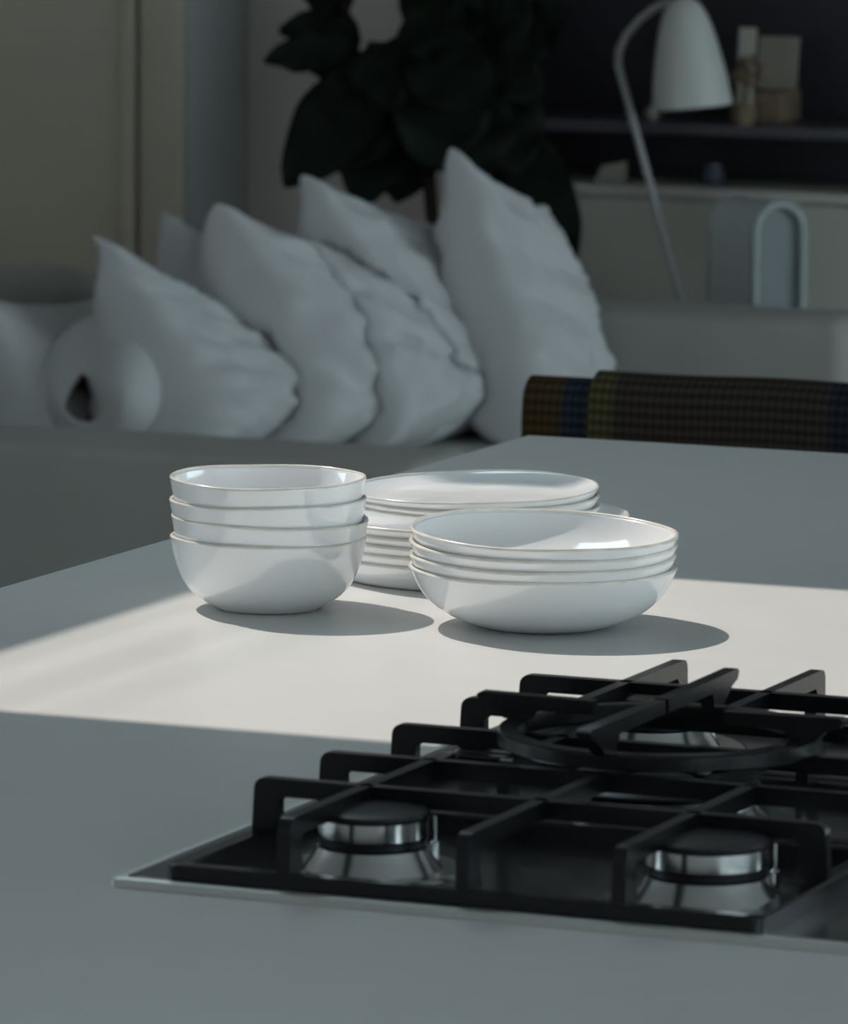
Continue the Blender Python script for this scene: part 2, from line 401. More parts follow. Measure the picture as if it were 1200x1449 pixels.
ZG = 0.969
def grate(name, label, y0, y1, xbars, ybars, ysplit=None):
    """cast-iron pan support: low base frame, raised bars whose ends turn down to the frame"""
    cx, cy = (GX0+GX1)/2, (y0+y1)/2
    g = empty(name, (cx, cy, ZP)); tag(g, label, 'pan support')
    fw, fh = 0.013, 0.013
    bm = bmesh.new()
    zb = 0.0001
    a = rrect(GX0-cx, GX1-cx, y0-cy, y1-cy, 0.008, 4)
    b = rrect(GX0-cx+0.0015, GX1-cx-0.0015, y0-cy+0.0015, y1-cy-0.0015, 0.008, 4)
    i1 = rrect(GX0-cx+fw-0.0015, GX1-cx-fw+0.0015, y0-cy+fw-0.0015, y1-cy-fw+0.0015, 0.004, 4)
    i2 = rrect(GX0-cx+fw, GX1-cx-fw, y0-cy+fw, y1-cy-fw, 0.004, 4)
    vr = [[bm.verts.new((x, y, z)) for x, y in pts] for pts, z in ((a, zb), (a, fh-0.0015), (b, fh), (i1, fh), (i2, fh-0.0015), (i2, zb))]
    vr.append(vr[0])
    for p, q in zip(vr, vr[1:]):
        n = len(p)
        for i in range(n): bm.faces.new((p[i], p[(i+1) % n], q[(i+1) % n], q[i]))
    from_bm('base_frame', bm, 'iron', g, auto=0.7)
    H = ZG-ZP; lw, bd = 0.0185, 0.0115; th = 0.0043
    def bar(L, fn, nm, ends=(1, 1)):
        zf = fh-0.001
        o = []
        if ends[0]: o += [(0.0, zf), (0.0015, H-0.007)]+[(u, v) for u, v in arc(0.0085, H-0.007, 0.007, 180, 90, 4)]
        else: o += [(0.0, H-bd), (0.0, H-0.002), (0.002, H)]
        if ends[1]: o += [(u, v) for u, v in arc(L-0.0085, H-0.007, 0.007, 90, 0, 4)]+[(L-0.0015, H-0.007), (L, zf), (L-lw-0.004, zf), (L-lw, zf+0.012), (L-lw, H-bd-0.003), (L-lw-0.003, H-bd)]
        else: o += [(L-0.002, H), (L, H-0.002), (L, H-bd)]
        if ends[0]: o += [(lw+0.003, H-bd), (lw, H-bd-0.003), (lw, zf+0.012), (lw+0.004, zf)]
        bm = bmesh.new(); prism(bm, o, fn, th); bmesh.ops.recalc_face_normals(bm, faces=bm.faces)
        return from_bm(nm, bm, 'iron', g, auto=0.6)
    for y in xbars:
        bar(GX1-GX0-0.004, lambda u, v, s, y=y: (GX0+0.002+u-cx, y+th+s-cy, v), 'cross_bar')
    for x, ya, yb, e in ybars:
        bar(yb-ya, lambda u, v, s, x=x, ya=ya: (x+s-cx, ya+u-cy, v), 'long_bar', e)
    return g
grate('pan_support', 'black cast iron pan support over the two burners away from the bowls', 3.213, 3.452, (3.338, 3.440),
      ((-1.449, 3.215, 3.4485, (1, 0)), (-1.332, 3.215, 3.4485, (1, 0)), (-1.232, 3.215, 3.4485, (1, 0))))
grate('pan_support', 'black cast iron middle pan support holding the wok stand', 3.456, 3.658, (3.557,),
      ((-1.405, 3.458, 3.656, (1, 1)), (-1.265, 3.458, 3.656, (1, 1))))
grate('pan_support', 'black cast iron pan support partly in sunlight on the bowls side', 3.662, 3.901, (3.676, 3.782),
      ((-1.447, 3.6805, 3.899, (0, 1)), (-1.344, 3.6805, 3.899, (0, 1)), (-1.232, 3.6805, 3.899, (0, 1))))
# wok stand lying on the middle support
ws = empty('wok_stand', (WOK[0], WOK[1], ZG)); tag(ws, 'black round iron wok stand with four prongs on the middle pan support', 'wok stand')
bm = bmesh.new()
lathe(bm, [(0.094, 0.0002), (0.104, 0.0002), (0.1055, 0.0015), (0.1055, 0.0095), (0.104, 0.011), (0.094, 0.011), (0.0925, 0.0095), (0.0925, 0.0015)], 72, closed=True)
from_bm('ring', bm, 'iron', ws, auto=0.6)
for a, ri, ro, zt in ((0, 0.045, 0.124, 0.027), (180, 0.045, 0.124, 0.027), (90, 0.003, 0.134, 0.031), (270, 0.003, 0.134, 0.031)):
    ca, sa = math.cos(R(a)), math.sin(R(a))
    o = [(ri, zt-0.010), (0.086, zt-0.010), (0.0905, 0.0105), (0.1075, 0.0105), (ro-0.010, zt-0.010), (ro, zt-0.007), (ro+0.003, zt-0.002), (ro, zt), (ri, zt-0.001)]
    bm = bmesh.new(); prism(bm, o, lambda u, v, s: (u*ca-s*sa, u*sa+s*ca, v), 0.0048)
    bmesh.ops.recalc_face_normals(bm, faces=bm.faces)
    from_bm('prong', bm, 'iron', ws, auto=0.6)

# ------------------------------------------------------------------ chair with a woven blanket, behind the island
def blanket_mat():
    m = bpy.data.materials.new('blanket'); m.use_nodes = True; nt = m.node_tree; b = nt.nodes['Principled BSDF']
    b.inputs['Roughness'].default_value = 0.95; b.inputs['Specular IOR Level'].default_value = 0.1
    uv = nt.nodes.new('ShaderNodeTexCoord'); sp = nt.nodes.new('ShaderNodeSeparateXYZ'); nt.links.new(uv.outputs['UV'], sp.inputs[0])
    r = nt.nodes.new('ShaderNodeValToRGB'); r.color_ramp.interpolation = 'LINEAR'; e = r.color_ramp.elements
    stops = [(0.0, (.045, .028, .012)), (.07, (.045, .028, .012)), (.085, (.020, .024, .032)), (.125, (.016, .020, .029)), (.135, (.058, .052, .024)), (.178, (.055, .049, .023)),
             (.19, (.034, .026, .022)), (.60, (.034, .027, .024)), (.62, (.018, .018, .026)), (.70, (.018, .018, .026)), (.715, (.075, .065, .035)), (.77, (.07, .06, .032)), (.785, (.075, .018, .010)), (.86, (.07, .018, .012)), (.88, (.03, .024, .02))]
    e[0].position, e[0].color = stops[0][0], (*stops[0][1], 1); e[1].position, e[1].color = stops[-1][0], (*stops[-1][1], 1)
    for p, c in stops[1:-1]:
        n = e.new(p); n.color = (*c, 1)
    nt.links.new(sp.outputs[0], r.inputs[0])
    def wave(i, sc, lo):
        mt = nt.nodes.new('ShaderNodeMath'); mt.operation = 'MULTIPLY'; mt.inputs[1].default_value = sc; nt.links.new(sp.outputs[i], mt.inputs[0])
        sn = nt.nodes.new('ShaderNodeMath'); sn.operation = 'SINE'; nt.links.new(mt.outputs[0], sn.inputs[0])
        mr = nt.nodes.new('ShaderNodeMapRange'); mr.inputs[1].default_value = -0.4; mr.inputs[2].default_value = 0.6; mr.inputs[3].default_value = lo; mr.inputs[4].default_value = 1.25
        nt.links.new(sn.outputs[0], mr.inputs[0]); return mr.outputs[0]
    mu = nt.nodes.new('ShaderNodeMath'); mu.operation = 'MULTIPLY'
    nt.links.new(wave(1, 520.0, 0.62), mu.inputs[0]); nt.links.new(wave(0, 420.0, 0.85), mu.inputs[1])
    mx = nt.nodes.new('ShaderNodeVectorMath'); mx.operation = 'SCALE'
    nt.links.new(r.outputs[0], mx.inputs[0]); nt.links.new(mu.outputs[0], mx.inputs['Scale'])
    nt.links.new(mx.outputs[0], b.inputs['Base Color'])
    MATS['blanket'] = m
blanket_mat()
YC = 6.40
xl = aty(751, 560, YC).x; xl2 = aty(846, 540, YC).x; ztop = aty(960, 536, YC).z
CX0, CX1 = xl+0.02, xl+0.60
ch = empty('dining_chair', ((CX0+CX1)/2, YC, 0)); tag(ch, 'dark wooden chair beyond the island with a woven blanket over its back', 'chair')
ccx = (CX0+CX1)/2
def cpart(name, d, bev=0.004): return boxobj(name, (d[0]-ccx, d[1]-ccx, d[2]-YC, d[3]-YC, d[4], d[5]), 'chair_wood', ch, bev)
cpart('seat', (CX0+0.03, CX1-0.03, YC-0.46, YC-0.012, 0.435, 0.465), 0.008)
for x in (CX0+0.04, CX1-0.04-0.032):
    cpart('leg', (x, x+0.032, YC-0.45, YC-0.418, 0.0, 0.434)); cpart('leg', (x, x+0.032, YC-0.010, YC+0.022, 0.0, ztop-0.06))
cpart('top_rail', (CX0, CX1, YC-0.012, YC+0.024, ztop-0.0602, ztop-0.016), 0.006)
cpart('back_slat', (CX0+0.0725, CX1-0.0725, YC-0.006, YC+0.018, 0.62, 0.69))
cpart('stretcher', (CX0+0.0725, CX1-0.0725, YC-0.005, YC+0.015, 0.20, 0.225))
def drape(name, x0, x1, top, dx, lens, parent, seed, th=0.006, uoff=0.0):
    """cloth folded over the top rail: a U profile swept along x"""
    bm = bmesh.new(); uvl = bm.loops.layers.uv.new('UVMap')
    w = 0.019+dx; L0, L1 = lens
    prof = [(-w, top-w-L0+L0*i/14) for i in range(14)]+[(-w*math.cos(R(a)), top-w+w*math.sin(R(a))) for a in range(0, 181, 15)]+[(w, top-w-L1*i/14) for i in range(1, 15)]
    acc = [0]
    for a, b in zip(prof, prof[1:]): acc.append(acc[-1]+math.hypot(a[0]-b[0], a[1]-b[1]))
    NX = 70; grid = []
    for i in range(NX+1):
        u = i/NX; col = []
        for k, (y, z) in enumerate(prof):
            x = x0+(x1-x0)*u
            hang = max(0, top-w-z)
            n = noise.noise(Vector((x*9+seed, z*5, seed)))
            yy = y+(1 if y > 0 else -1)*hang*0.10*(n+0.35)+0.0015*n
            zz = z+0.004*noise.noise(Vector((x*6, seed, 3)))
            xx = x+0.004*noise.noise(Vector((z*8, seed, 7)))
            col.append((bm.verts.new((xx-ccx, YC+0.006+yy-YC, zz)), u*(x1-x0)/0.62+uoff, acc[k]))
        grid.append(col)
    for i in range(NX):
        for k in range(len(prof)-1):
            q = [grid[i][k], grid[i+1][k], grid[i+1][k+1], grid[i][k+1]]
            f = bm.faces.new([v[0] for v in q])
            for lp, v in zip(f.loops, q): lp[uvl].uv = (v[1], v[2])
    me = bpy.data.meshes.new(name); bm.to_mesh(me); bm.free()
    o = link(name, me, 'blanket', parent, smooth=True)
    md = o.modifiers.new('thickness', 'SOLIDIFY'); md.thickness = th; md.offset = 0
    return o
bl = drape('blanket', xl, xl+0.62, ztop-0.008, 0.006, (0.30, 0.34), None, 2.0)
bl.location = (ccx, YC, 0)
tag(bl, 'dark woven blanket with ochre, navy and red stripes draped over the chair back', 'blanket')
uf = drape('upper_fold', xl2, xl2+0.40, ztop+0.002, 0.014, (0.26, 0.30), bl, 5.0, uoff=(xl2-xl)/0.62)

# ------------------------------------------------------------------ sofa
SZ = 0.34; SY0, SY1 = 8.19, 10.30; AZ = 0.508
sx_r = -3.47; sx_l = -5.02
scx, scy = (sx_l+sx_r)/2, (SY0+SY1)/2
sofa = empty('sofa', (scx, scy, 0)); tag(sofa, 'low deep sofa in pale grey fabric piled with pillows', 'sofa')
def soft(name, d, bev, m='sofa_fabric', lump=0.006, seed=0.0):
    bm = bmesh.new(); box(bm, d[0]-scx, d[1]-scx, d[2]-scy, d[3]-scy, d[4], d[5]); bmesh.ops.recalc_face_normals(bm, faces=bm.faces)
    bevel(bm, bev, 5)
    bmesh.ops.subdivide_edges(bm, edges=[e for e in bm.edges if e.calc_length() > 0.12], cuts=8, use_grid_fill=True)
    bm.normal_update()
    for v in bm.verts:
        v.co += v.normal*lump*noise.noise(v.co*4+Vector((seed, 0, 0)))
    return from_bm(name, bm, m, sofa, smooth=True)
soft('base', (sx_l-0.2, sx_r-0.03, SY0+0.03, SY1-0.03, 0.04, 0.14), 0.01, seed=1)
soft('seat_cushion', (sx_l-0.1, sx_r-0.02, SY0+0.222, SY1-0.222, 0.142, SZ), 0.030, seed=2)
soft('backrest', (sx_l-0.22, sx_l+0.10, SY0+0.222, SY1-0.222, SZ-0.10, 0.59), 0.05, seed=3)
soft('arm', (sx_l-0.22, sx_r, SY0, SY0+0.22, 0.05, AZ), 0.025, lump=0.004, seed=6)
soft('arm', (sx_l-0.22, sx_r+0.03, SY1-0.22, SY1, 0.05, 0.555), 0.030, lump=0.004, seed=4)
for x in (sx_l+0.06, sx_r-0.12):
    for y in (SY0+0.05, SY1-0.12):
        boxobj('leg', (x-scx, x+0.05-scx, y-scy, y+0.05-scy, 0.0, 0.045), 'chair_wood', sofa, 0.004)
# back cushion, leaning in the near corner
def pillow(name, corner, lean, w_, h_, t_, seed, label, yaw=0.0, roll=0.0, wr=0.012, cat='pillow', sag=0.24, pw=0.26, top=0.36):
    """corner: near top corner; the pillow runs away along +y and leans towards -x"""
    N = 56
    a = R(lean)
    e1 = Vector((0, 1, 0)); e2 = Vector((-math.sin(a), 0, math.cos(a))); e3 = Vector((math.cos(a), 0, math.sin(a)))
    if roll:
        e1, e2 = e1*math.cos(R(roll))+e2*math.sin(R(roll)), e2*math.cos(R(roll))-e1*math.sin(R(roll))
    if yaw:
        q = Matrix.Rotation(R(yaw), 3, 'Z'); e1, e2, e3 = q@e1, q@e2, q@e3
    ctr = Vector(corner)+e1*w_/2-e2*h_/2
    bm = bmesh.new()
    def P(u, v, s):
        x = w_/2*u*(1-0.09*(1-v*v)); y = -h_/2+(v+1)/2*h_*(1-0.07*(1-u*u))*(1-sag*((u+1)/2)**0.9)
        f = max(0, (1-u*u)*(1-v*v)); q = (1-v)/2
        t = t_/2*max(0, 1-u*u)**pw*(q**top)*max(0, 1-q**9)**0.5*1.08      # filling sinks towards the bottom
        p3 = Vector((u*2.2+seed, v*2.2, s*3.1+seed))
        n1 = noise.noise(p3)*0.6+noise.noise(Vector((u*1.4+seed*2, v*5.5+u*1.5, seed+s)))*0.8
        crease = -abs(noise.noise(Vector((u*1.7+v*1.2+seed*3, v*3.2-u*0.8, s*2+seed))))*1.3
        fold = (1-abs(noise.noise(Vector((u*1.1+seed*5, v*4.2+u*1.8-v*u, s+seed)))))**4-0.35
        t += wr*(n1+crease+0.5*fold+0.4)*min(1, f*4)
        edge = wr*0.8*noise.noise(Vector((u*4, v*4, seed)))*(1-f)
        p = ctr+e1*x+e2*y+e3*(s*t+edge)
        if p.z < SZ+0.003: p.z = SZ+0.003+0.02*(p.z-SZ-0.003)*0
        return p
    fr, bk = {}, {}
    for i in range(N+1):
        for j in range(N+1):
            u, v = math.sin(math.pi/2*(2*i/N-1)), math.sin(math.pi/2*(2*j/N-1))
            fr[i, j] = bm.verts.new(P(u, v, 1))
            bk[i, j] = fr[i, j] if i in (0, N) or j in (0, N) else bm.verts.new(P(u, v, -1))
    for i in range(N):
        for j in range(N):
            for d, flip in ((fr, 0), (bk, 1)):
                q = [d[i, j], d[i+1, j], d[i+1, j+1], d[i, j+1]]
                try: bm.faces.new(q[::-1] if flip else q)
                except ValueError: pass
    base = Vector((ctr.x, ctr.y, SZ))
    for v in bm.verts: v.co -= base
    bm.normal_update()
    o = from_bm(name, bm, 'linen', smooth=True); o.location = base
    tag(o, label, cat)
    return o, ctr, e1, e2, e3
G = 'white pillows piled along the sofa'
p1 = pillow('pillow', aty(134, 331, 9.16), 20, 0.38, 0.43, 0.42, 1.3, 'white linen pillow with its open case end showing, slumped on the sofa', wr=0.024, top=0.62, sag=0.4, pw=0.3)
p2 = pillow('pillow', aty(308, 288, 9.32), 16, 0.40, 0.46, 0.35, 4.1, 'white linen pillow between the open-ended pillow and the one with a folded corner', wr=0.024)
p3 = pillow('pillow', aty(430, 346, 9.44), 22, 0.34, 0.385, 0.24, 7.7, 'smaller white linen pillow with a folded corner wedged mid-row', wr=0.018)
p4 = pillow('pillow', aty(432, 246, 9.58), 22, 0.40, 0.52, 0.28, 2.6, 'white linen pillow beside the tallest upright pillow', wr=0.024)
p5 = pillow('pillow', aty(634, 210, 9.70), 13, 0.35, 0.54, 0.26, 9.2, 'tallest upright white pillow, beside the low sofa arm', wr=0.024)
p6 = pillow('pillow', aty(232, 302, 9.66), 14, 0.38, 0.46, 0.24, 5.5, 'white pillow against the backrest, only its corner showing')
p7 = pillow('back_cushion', aty(-40, 420, 9.14), 14, 0.60, 0.36, 0.30, 3.4, 'pale rounded cushion against the sofa backrest beside the open-ended pillow', pw=0.3, wr=0.006, cat='cushion', sag=0.1, top=0.4)
for p in (p1, p2, p3, p4, p5, p6): p[0]['group'] = G
# pillows press against each other: whatever would sit inside an earlier one is pushed back to its surface
from mathutils.bvhtree import BVHTree
placed = []
BACK = Vector((-math.sin(YAW), math.cos(YAW), 0.0))
for p in (p1, p7, p2, p3, p4, p5, p6):
    o = p[0]; me = o.data; off = o.location.copy()
    for tr in placed:
        for v in me.vertices:
            q = v.co+off; hits = []; a = q.copy()
            for _ in range(12):
                loc, nm, idx, dist = tr.ray_cast(a, BACK)
                if loc is None: break
                hits.append(loc); a = loc+BACK*1e-4
            if len(hits) % 2: v.co = hits[0]+BACK*0.003-off
    me.update()
    placed.append(BVHTree.FromPolygons([v.co+off for v in me.vertices], [list(f.vertices) for f in me.polygons]))
# the open mouth of the first pillow's case, facing along -y
def mouth():
    outer = [(135, 438), (185, 452), (225, 495), (242, 550), (228, 610), (172, 640), (120, 645), (72, 620), (50, 550), (54, 508), (88, 470)]
    hole = [(118, 524), (126, 540), (134, 558), (142, 578), (140, 592), (126, 597), (112, 595), (100, 588), (90, 577), (98, 558), (109, 538)]
    base = p1[0].location
    def ring(pts, Y, k=1.0, c=None):
        c = c or (sum(p[0] for p in pts)/len(pts), sum(p[1] for p in pts)/len(pts))
        Ys = Y if isinstance(Y, list) else [Y]*len(pts)
        return [aty(c[0]+(x-c[0])*k, c[1]+(y-c[1])*k, yy)-base for (x, y), yy in zip(pts, Ys)]
    midr = [((o[0]*0.55+h[0]*0.45), (o[1]*0.55+h[1]*0.45)) for o, h in zip(outer, hole)]
    near = [((o[0]*0.22+h[0]*0.78), (o[1]*0.22+h[1]*0.78)) for o, h in zip(outer, hole)]
    rings = [ring(outer, 9.40, 0.92), ring(outer, 9.28, 1.03), ring(outer, [9.27, 9.21, 9.19, 9.18, 9.18, 9.19, 9.20, 9.21, 9.21, 9.22, 9.24], 1.03),
             ring(midr, [9.24, 9.15, 9.11, 9.10, 9.11, 9.13, 9.15, 9.16, 9.17, 9.18, 9.19]), ring(near, [9.20, 9.13, 9.10, 9.09, 9.10, 9.12, 9.13, 9.14, 9.14, 9.15, 9.17]), ring(hole, 9.15)]
    def build(rs, nm, m):
        bm = bmesh.new(); vr = [[bm.verts.new(p) for p in r] for r in rs]
        n = len(vr[0])
        for a, b in zip(vr, vr[1:]):
            for i in range(n): bm.faces.new((a[i], a[(i+1) % n], b[(i+1) % n], b[i]))
        for v in bm.verts:
            if v.co.z < 0.004: v.co.z = 0.004
        o = from_bm(nm, bm, m, p1[0], smooth=True)
        md = o.modifiers.new('smooth', 'SUBSURF'); md.levels = 2; md.render_levels = 2
        return o
    build(rings, 'case_mouth', 'linen')
    build([ring(hole, 9.148, 1.02), ring(hole, 9.18, 1.15), ring(hole, 9.26, 0.9), ring(hole, 9.28, 0.05)], 'case_inside', 'linen_shaded')
mouth()

# ------------------------------------------------------------------ sideboard, dark shelf and what stands there
YB = 10.98
zb = aty(1000, 268, YB).z
sbx0 = aty(640, 300, YB).x
sb = empty('sideboard', (sbx0+1.0, YB+0.17, 0)); tag(sb, 'pale low sideboard with a thin top behind the sofa', 'sideboard')
def sp(name, d, m, parent=sb, bev=0.003): return boxobj(name, (d[0]-sbx0-1.0, d[1]-sbx0-1.0, d[2]-YB-0.17, d[3]-YB-0.17, d[4], d[5]), m, parent, bev)
sp('body', (sbx0+0.01, sbx0+1.99, YB+0.02, YW-0.016, 0.0, zb-0.02), 'sideboard')
sp('top', (sbx0, sbx0+2.0, YB, YW-0.016, zb-0.0199, zb), 'sideboard_top')
for k in range(2):
    sp('door', (sbx0+0.015+k*0.99, sbx0+0.998+k*0.99, YB+0.004, YB+0.0199, 0.03, zb-0.024), 'sideboard')
zs = aty(1000, 176, YB+0.06).z
bk = empty('dark_shelf_unit', (sbx0+1.0, YB+0.2, zb)); tag(bk, 'near-black shelf unit standing on the pale sideboard', 'shelf')
bx0 = sbx0+0.02
def bp_(name, d, m='dark_shelf'): return boxobj(name, (d[0]-sbx0-1.0, d[1]-sbx0-1.0, d[2]-YB-0.2, d[3]-YB-0.2, d[4]-zb, d[5]-zb), m, bk, 0.002)
bp_('back_panel', (bx0, sbx0+1.98, YW-0.04, YW-0.017, zb+0.0005, 2.0))
bp_('shelf_board', (bx0+0.0205, sbx0+1.9595, YB+0.05, YW-0.0405, zs-0.022, zs), 'dark_board')
bp_('side_panel', (bx0, bx0+0.02, YB+0.05, YW-0.0405, zb+0.0005, 2.0)); bp_('side_panel', (sbx0+1.96, sbx0+1.98, YB+0.05, YW-0.0405, zb+0.0005, 2.0))
bp_('shelf_board', (bx0+0.0205, sbx0+1.9595, YB+0.05, YW-0.0405, 1.50, 1.522), 'dark_board')

def at_on(px, py, z): return atz(px, py, z)
# a leaning card, a small dried bouquet jar, a paper cone, a glass jar
Yi = YB+0.22
def card(name, px0, px1, pyt, zb0, Y, m, tilt, label, cat, th=0.006):
    a = aty(px0, pyt, Y); b = aty(px1, pyt, Y); wd = abs(b.x-a.x); ht = a.z-zb0
    bm = bmesh.new(); box(bm, -wd/2, wd/2, -th/2, th/2, 0, ht/math.cos(R(tilt))); bmesh.ops.recalc_face_normals(bm, faces=bm.faces); bevel(bm, 0.001, 1)
    o = from_bm(name, bm, m); o.location = ((a.x+b.x)/2, Y, zb0+0.0006); o.rotation_euler = (R(-tilt), 0, 0); tag(o, label, cat); return o
ka = aty(1040, 128, YB+0.16); kb = aty(1104, 128, YB+0.16)
kx = boxobj('kraft_box', (-(kb.x-ka.x)/2, (kb.x-ka.x)/2, -0.06, 0.06, 0, ka.z-zs), 'kraft', bev=0.003); kx.location = ((ka.x+kb.x)/2+0.01, YB+0.20, zs+0.0006)
tag(kx, 'brown flat box on the dark shelf under the beige card', 'box')
card('picture_card', 1072, 1128, 52, ka.z+0.0006, YB+0.22, 'paper', 8, 'beige picture card leaning at the back of the dark shelf', 'card')
card('picture_card', 1042, 1066, 40, zs, YB+0.11, 'sideboard', 6, 'narrow grey card standing beside the beige card', 'card')
# dried bouquet
pj = aty(1062, 165, YB+0.12); pj.z = zs
dj = empty('dried_bouquet', (pj.x, YB+0.078, zs+0.0005)); tag(dj, 'brown dried bouquet in a small pot on the dark shelf', 'bouquet')
bm = bmesh.new(); lathe(bm, [(0, 0), (0.020, 0), (0.026, 0.02), (0.022, 0.04), (0.018, 0.042), (0.018, 0.036), (0, 0.034)], 24); from_bm('pot', bm, 'kraft', dj, auto=0.6)
rr = random.Random(4)
for k in range(9):
    a = rr.uniform(0, 6.28); l = rr.uniform(0.05, 0.10); s = rr.uniform(0.01, 0.035)
    bm = bmesh.new(); tip = Vector((s*math.cos(a), s*math.sin(a), 0.036+l))
    tube(bm, [(0, 0, 0.034), tip*0.5+Vector((0, 0, 0.02)), tip], [0.001, 0.001, 0.001], 6)
    bmesh.ops.create_icosphere(bm, subdivisions=2, radius=rr.uniform(0.007, 0.012), matrix=Matrix.Translation(tip) @ Matrix.Diagonal((1, 1, 1.5, 1)))
    from_bm('stem', bm, 'kraft', dj, auto=0.8)
# folded paper
q = atz(858, 256, zb); q.y = max(q.y, YB+0.05)
bm = bmesh.new()
q = aty(858, 258, YB+0.08)
vs = [(-0.032, 0, 0), (0.034, 0.0, 0), (0.030, 0.0, 0.040), (-0.020, 0.0, 0.030)]
prism(bm, [(v[0], v[2]) for v in vs], lambda u, v, s: (u, s+0.3*v, v), 0.003)
o = from_bm('folded_card', bm, 'paper'); o.location = (q.x, YB+0.10, zb+0.0006); tag(o, 'small pale folded card on the sideboard top beside the lamp stem', 'card')
q = aty(1008, 245, YB+0.10)
bm = bmesh.new(); lathe(bm, [(0, 0), (0.020, 0), (0.024, 0.006), (0.024, 0.028), (0.018, 0.036), (0.018, 0.042), (0.016, 0.042), (0.016, 0.036), (0, 0.034)], 28)
o = from_bm('jar', bm, 'jar', auto=0.6); o.location = (q.x, YB+0.10, zb+0.0006); tag(o, 'small dark glazed jar on the sideboard under the shelf board', 'jar')
q = aty(922, 185, YB+0.12)
bm = bmesh.new(); lathe(bm, [(0, 0), (0.012, 0), (0.016, 0.010), (0.012, 0.022), (0.006, 0.026), (0.006, 0.032), (0, 0.032)], 24)
o = from_bm('small_vase', bm, 'paper', auto=0.6); o.location = (q.x, YB+0.12, zs+0.0006); tag(o, 'tiny beige vase on the dark shelf board behind the lamp', 'vase')

# ------------------------------------------------------------------ arched stand
YA = 10.62
a0 = aty(1066, 300, YA); a1 = aty(1141, 300, YA); ztop_a = aty(1100, 285, YA).z
hw = (a1.x-a0.x)/2*math.cos(YAW)/0.927*1.06; axc = (a0.x+a1.x)/2; dep = 0.20
def arch_outline(ro, ri, zt):
    o = [(-ro, 0.0)]+[(ro*math.cos(R(t)), zt-ro+ro*math.sin(R(t))) for t in range(180, -1, -10)]+[(ro, 0.0), (ri, 0.0)]
    o += [(ri*math.cos(R(t)), zt-ro+ri*math.sin(R(t))) for t in range(0, 181, 10)]+[(-ri, 0.0)]
    return o
am = empty('arched_stand', (axc-0.5*dep*math.sin(R(45)), YA+0.5*dep*math.cos(R(45)), 0)); am.rotation_euler.z = R(45); am = am; tag(am, 'pale blue-grey arched block with a rolled rim between sofa arm and sideboard', 'stand')
bm = bmesh.new(); prism(bm, arch_outline(hw*0.97, hw*0.97-0.008, ztop_a-0.002), lambda u, v, s: (u, s, v), dep/2-0.004)
from_bm('arch_band', bm, 'arch_metal', am, auto=0.5)
bm = bmesh.new()
prism(bm, [(-hw*0.9, 0.002)]+[(hw*0.9*math.cos(R(t)), ztop_a-hw+hw*0.9*math.sin(R(t))) for t in range(180, -1, -10)]+[(hw*0.9, 0.002)], lambda u, v, s: (u, s-dep/2+0.020, v), 0.006)
from_bm('front_panel', bm, 'arch_panel', am, auto=0.5)
for sy in (-1, 1):
    bm = bmesh.new(); r_ = hw-0.006
    path = [(-r_, sy*dep/2, 0.007)]+[(r_*math.cos(R(t)), sy*dep/2, ztop_a-hw+r_*math.sin(R(t))) for t in range(180, -1, -10)]+[(r_, sy*dep/2, 0.007)]
    tube(bm, path, 0.0075, 12); from_bm('rolled_edge', bm, 'arch_rim', am, auto=0.7)

# ------------------------------------------------------------------ floor lamp
YL = 10.66
lb = aty(968, 442, YL); lt = aty(880, 112, YL)
d = (lt-lb)/(lt.z-lb.z); foot = lb-d*lb.z; foot.z = 0.008
lamp = empty('floor_lamp', (foot.x, YL, 0)); tag(lamp, 'off-white floor lamp with a slanted stem and bell shade', 'lamp')
L0 = Vector((foot.x, YL, 0))
mid = [aty(875, 92, YL), aty(876, 72, YL), aty(886, 50, YL), aty(905, 28, YL), aty(925, 12, YL), aty(948, 2, YL)]
bm = bmesh.new(); tube(bm, [p-L0 for p in [foot, lb, lt]+mid], 0.0072, 14); from_bm('stem', bm, 'lamp_stem', lamp, auto=0.7)
for s in (-1, 1):
    bm = bmesh.new(); k = lb-d*0.06
    tube(bm, [k-L0, Vector((foot.x-0.22+0.02*s, YL+0.18*s, 0.008))-L0], 0.006, 12); from_bm('leg', bm, 'lamp_stem', lamp, auto=0.7)
sc = aty(980, 152, YL-0.02); top = aty(966, -4, YL-0.02)
ax = (top-sc); hh = ax.length; rb = (aty(1031, 152, YL-0.02).x-aty(931, 152, YL-0.02).x)/2/math.cos(YAW)*0.99
prof = [(0.0, hh), (rb*0.16, hh*0.995), (rb*0.36, hh*0.95), (rb*0.52, hh*0.86), (rb*0.66, hh*0.72), (rb*0.80, hh*0.5), (rb*0.92, hh*0.25), (rb*1.0, 0.0)]
pr = catmull(prof, 4)
bm = bmesh.new(); lathe(bm, pr+[(r*0.97-0.0005, z) if z < hh*0.9 else (r*0.93, z-0.004) for r, z in pr[::-1][:-1]]+[(0, hh-0.005)], 48)
sh = from_bm('shade', bm, 'lamp_white', lamp, auto=0.8)
sh.location = sc-L0; sh.rotation_euler = ax.to_track_quat('Z', 'Y').to_euler()
bm = bmesh.new(); lathe(bm, [(0, 0.05), (0.02, 0.06), (0.028, 0.08), (0.022, 0.105), (0.013, 0.13), (0.013, 0.17), (0, 0.17)], 24); from_bm('bulb', bm, 'bulb', sh, auto=0.8)
bm = bmesh.new(); tube(bm, [(-0.050, 0, hh*0.9), (-0.056, 0, hh*0.55), (-0.044, 0, hh*0.5)], 0.010, 10); from_bm('bracket', bm, 'lamp_stem', sh, auto=0.8)

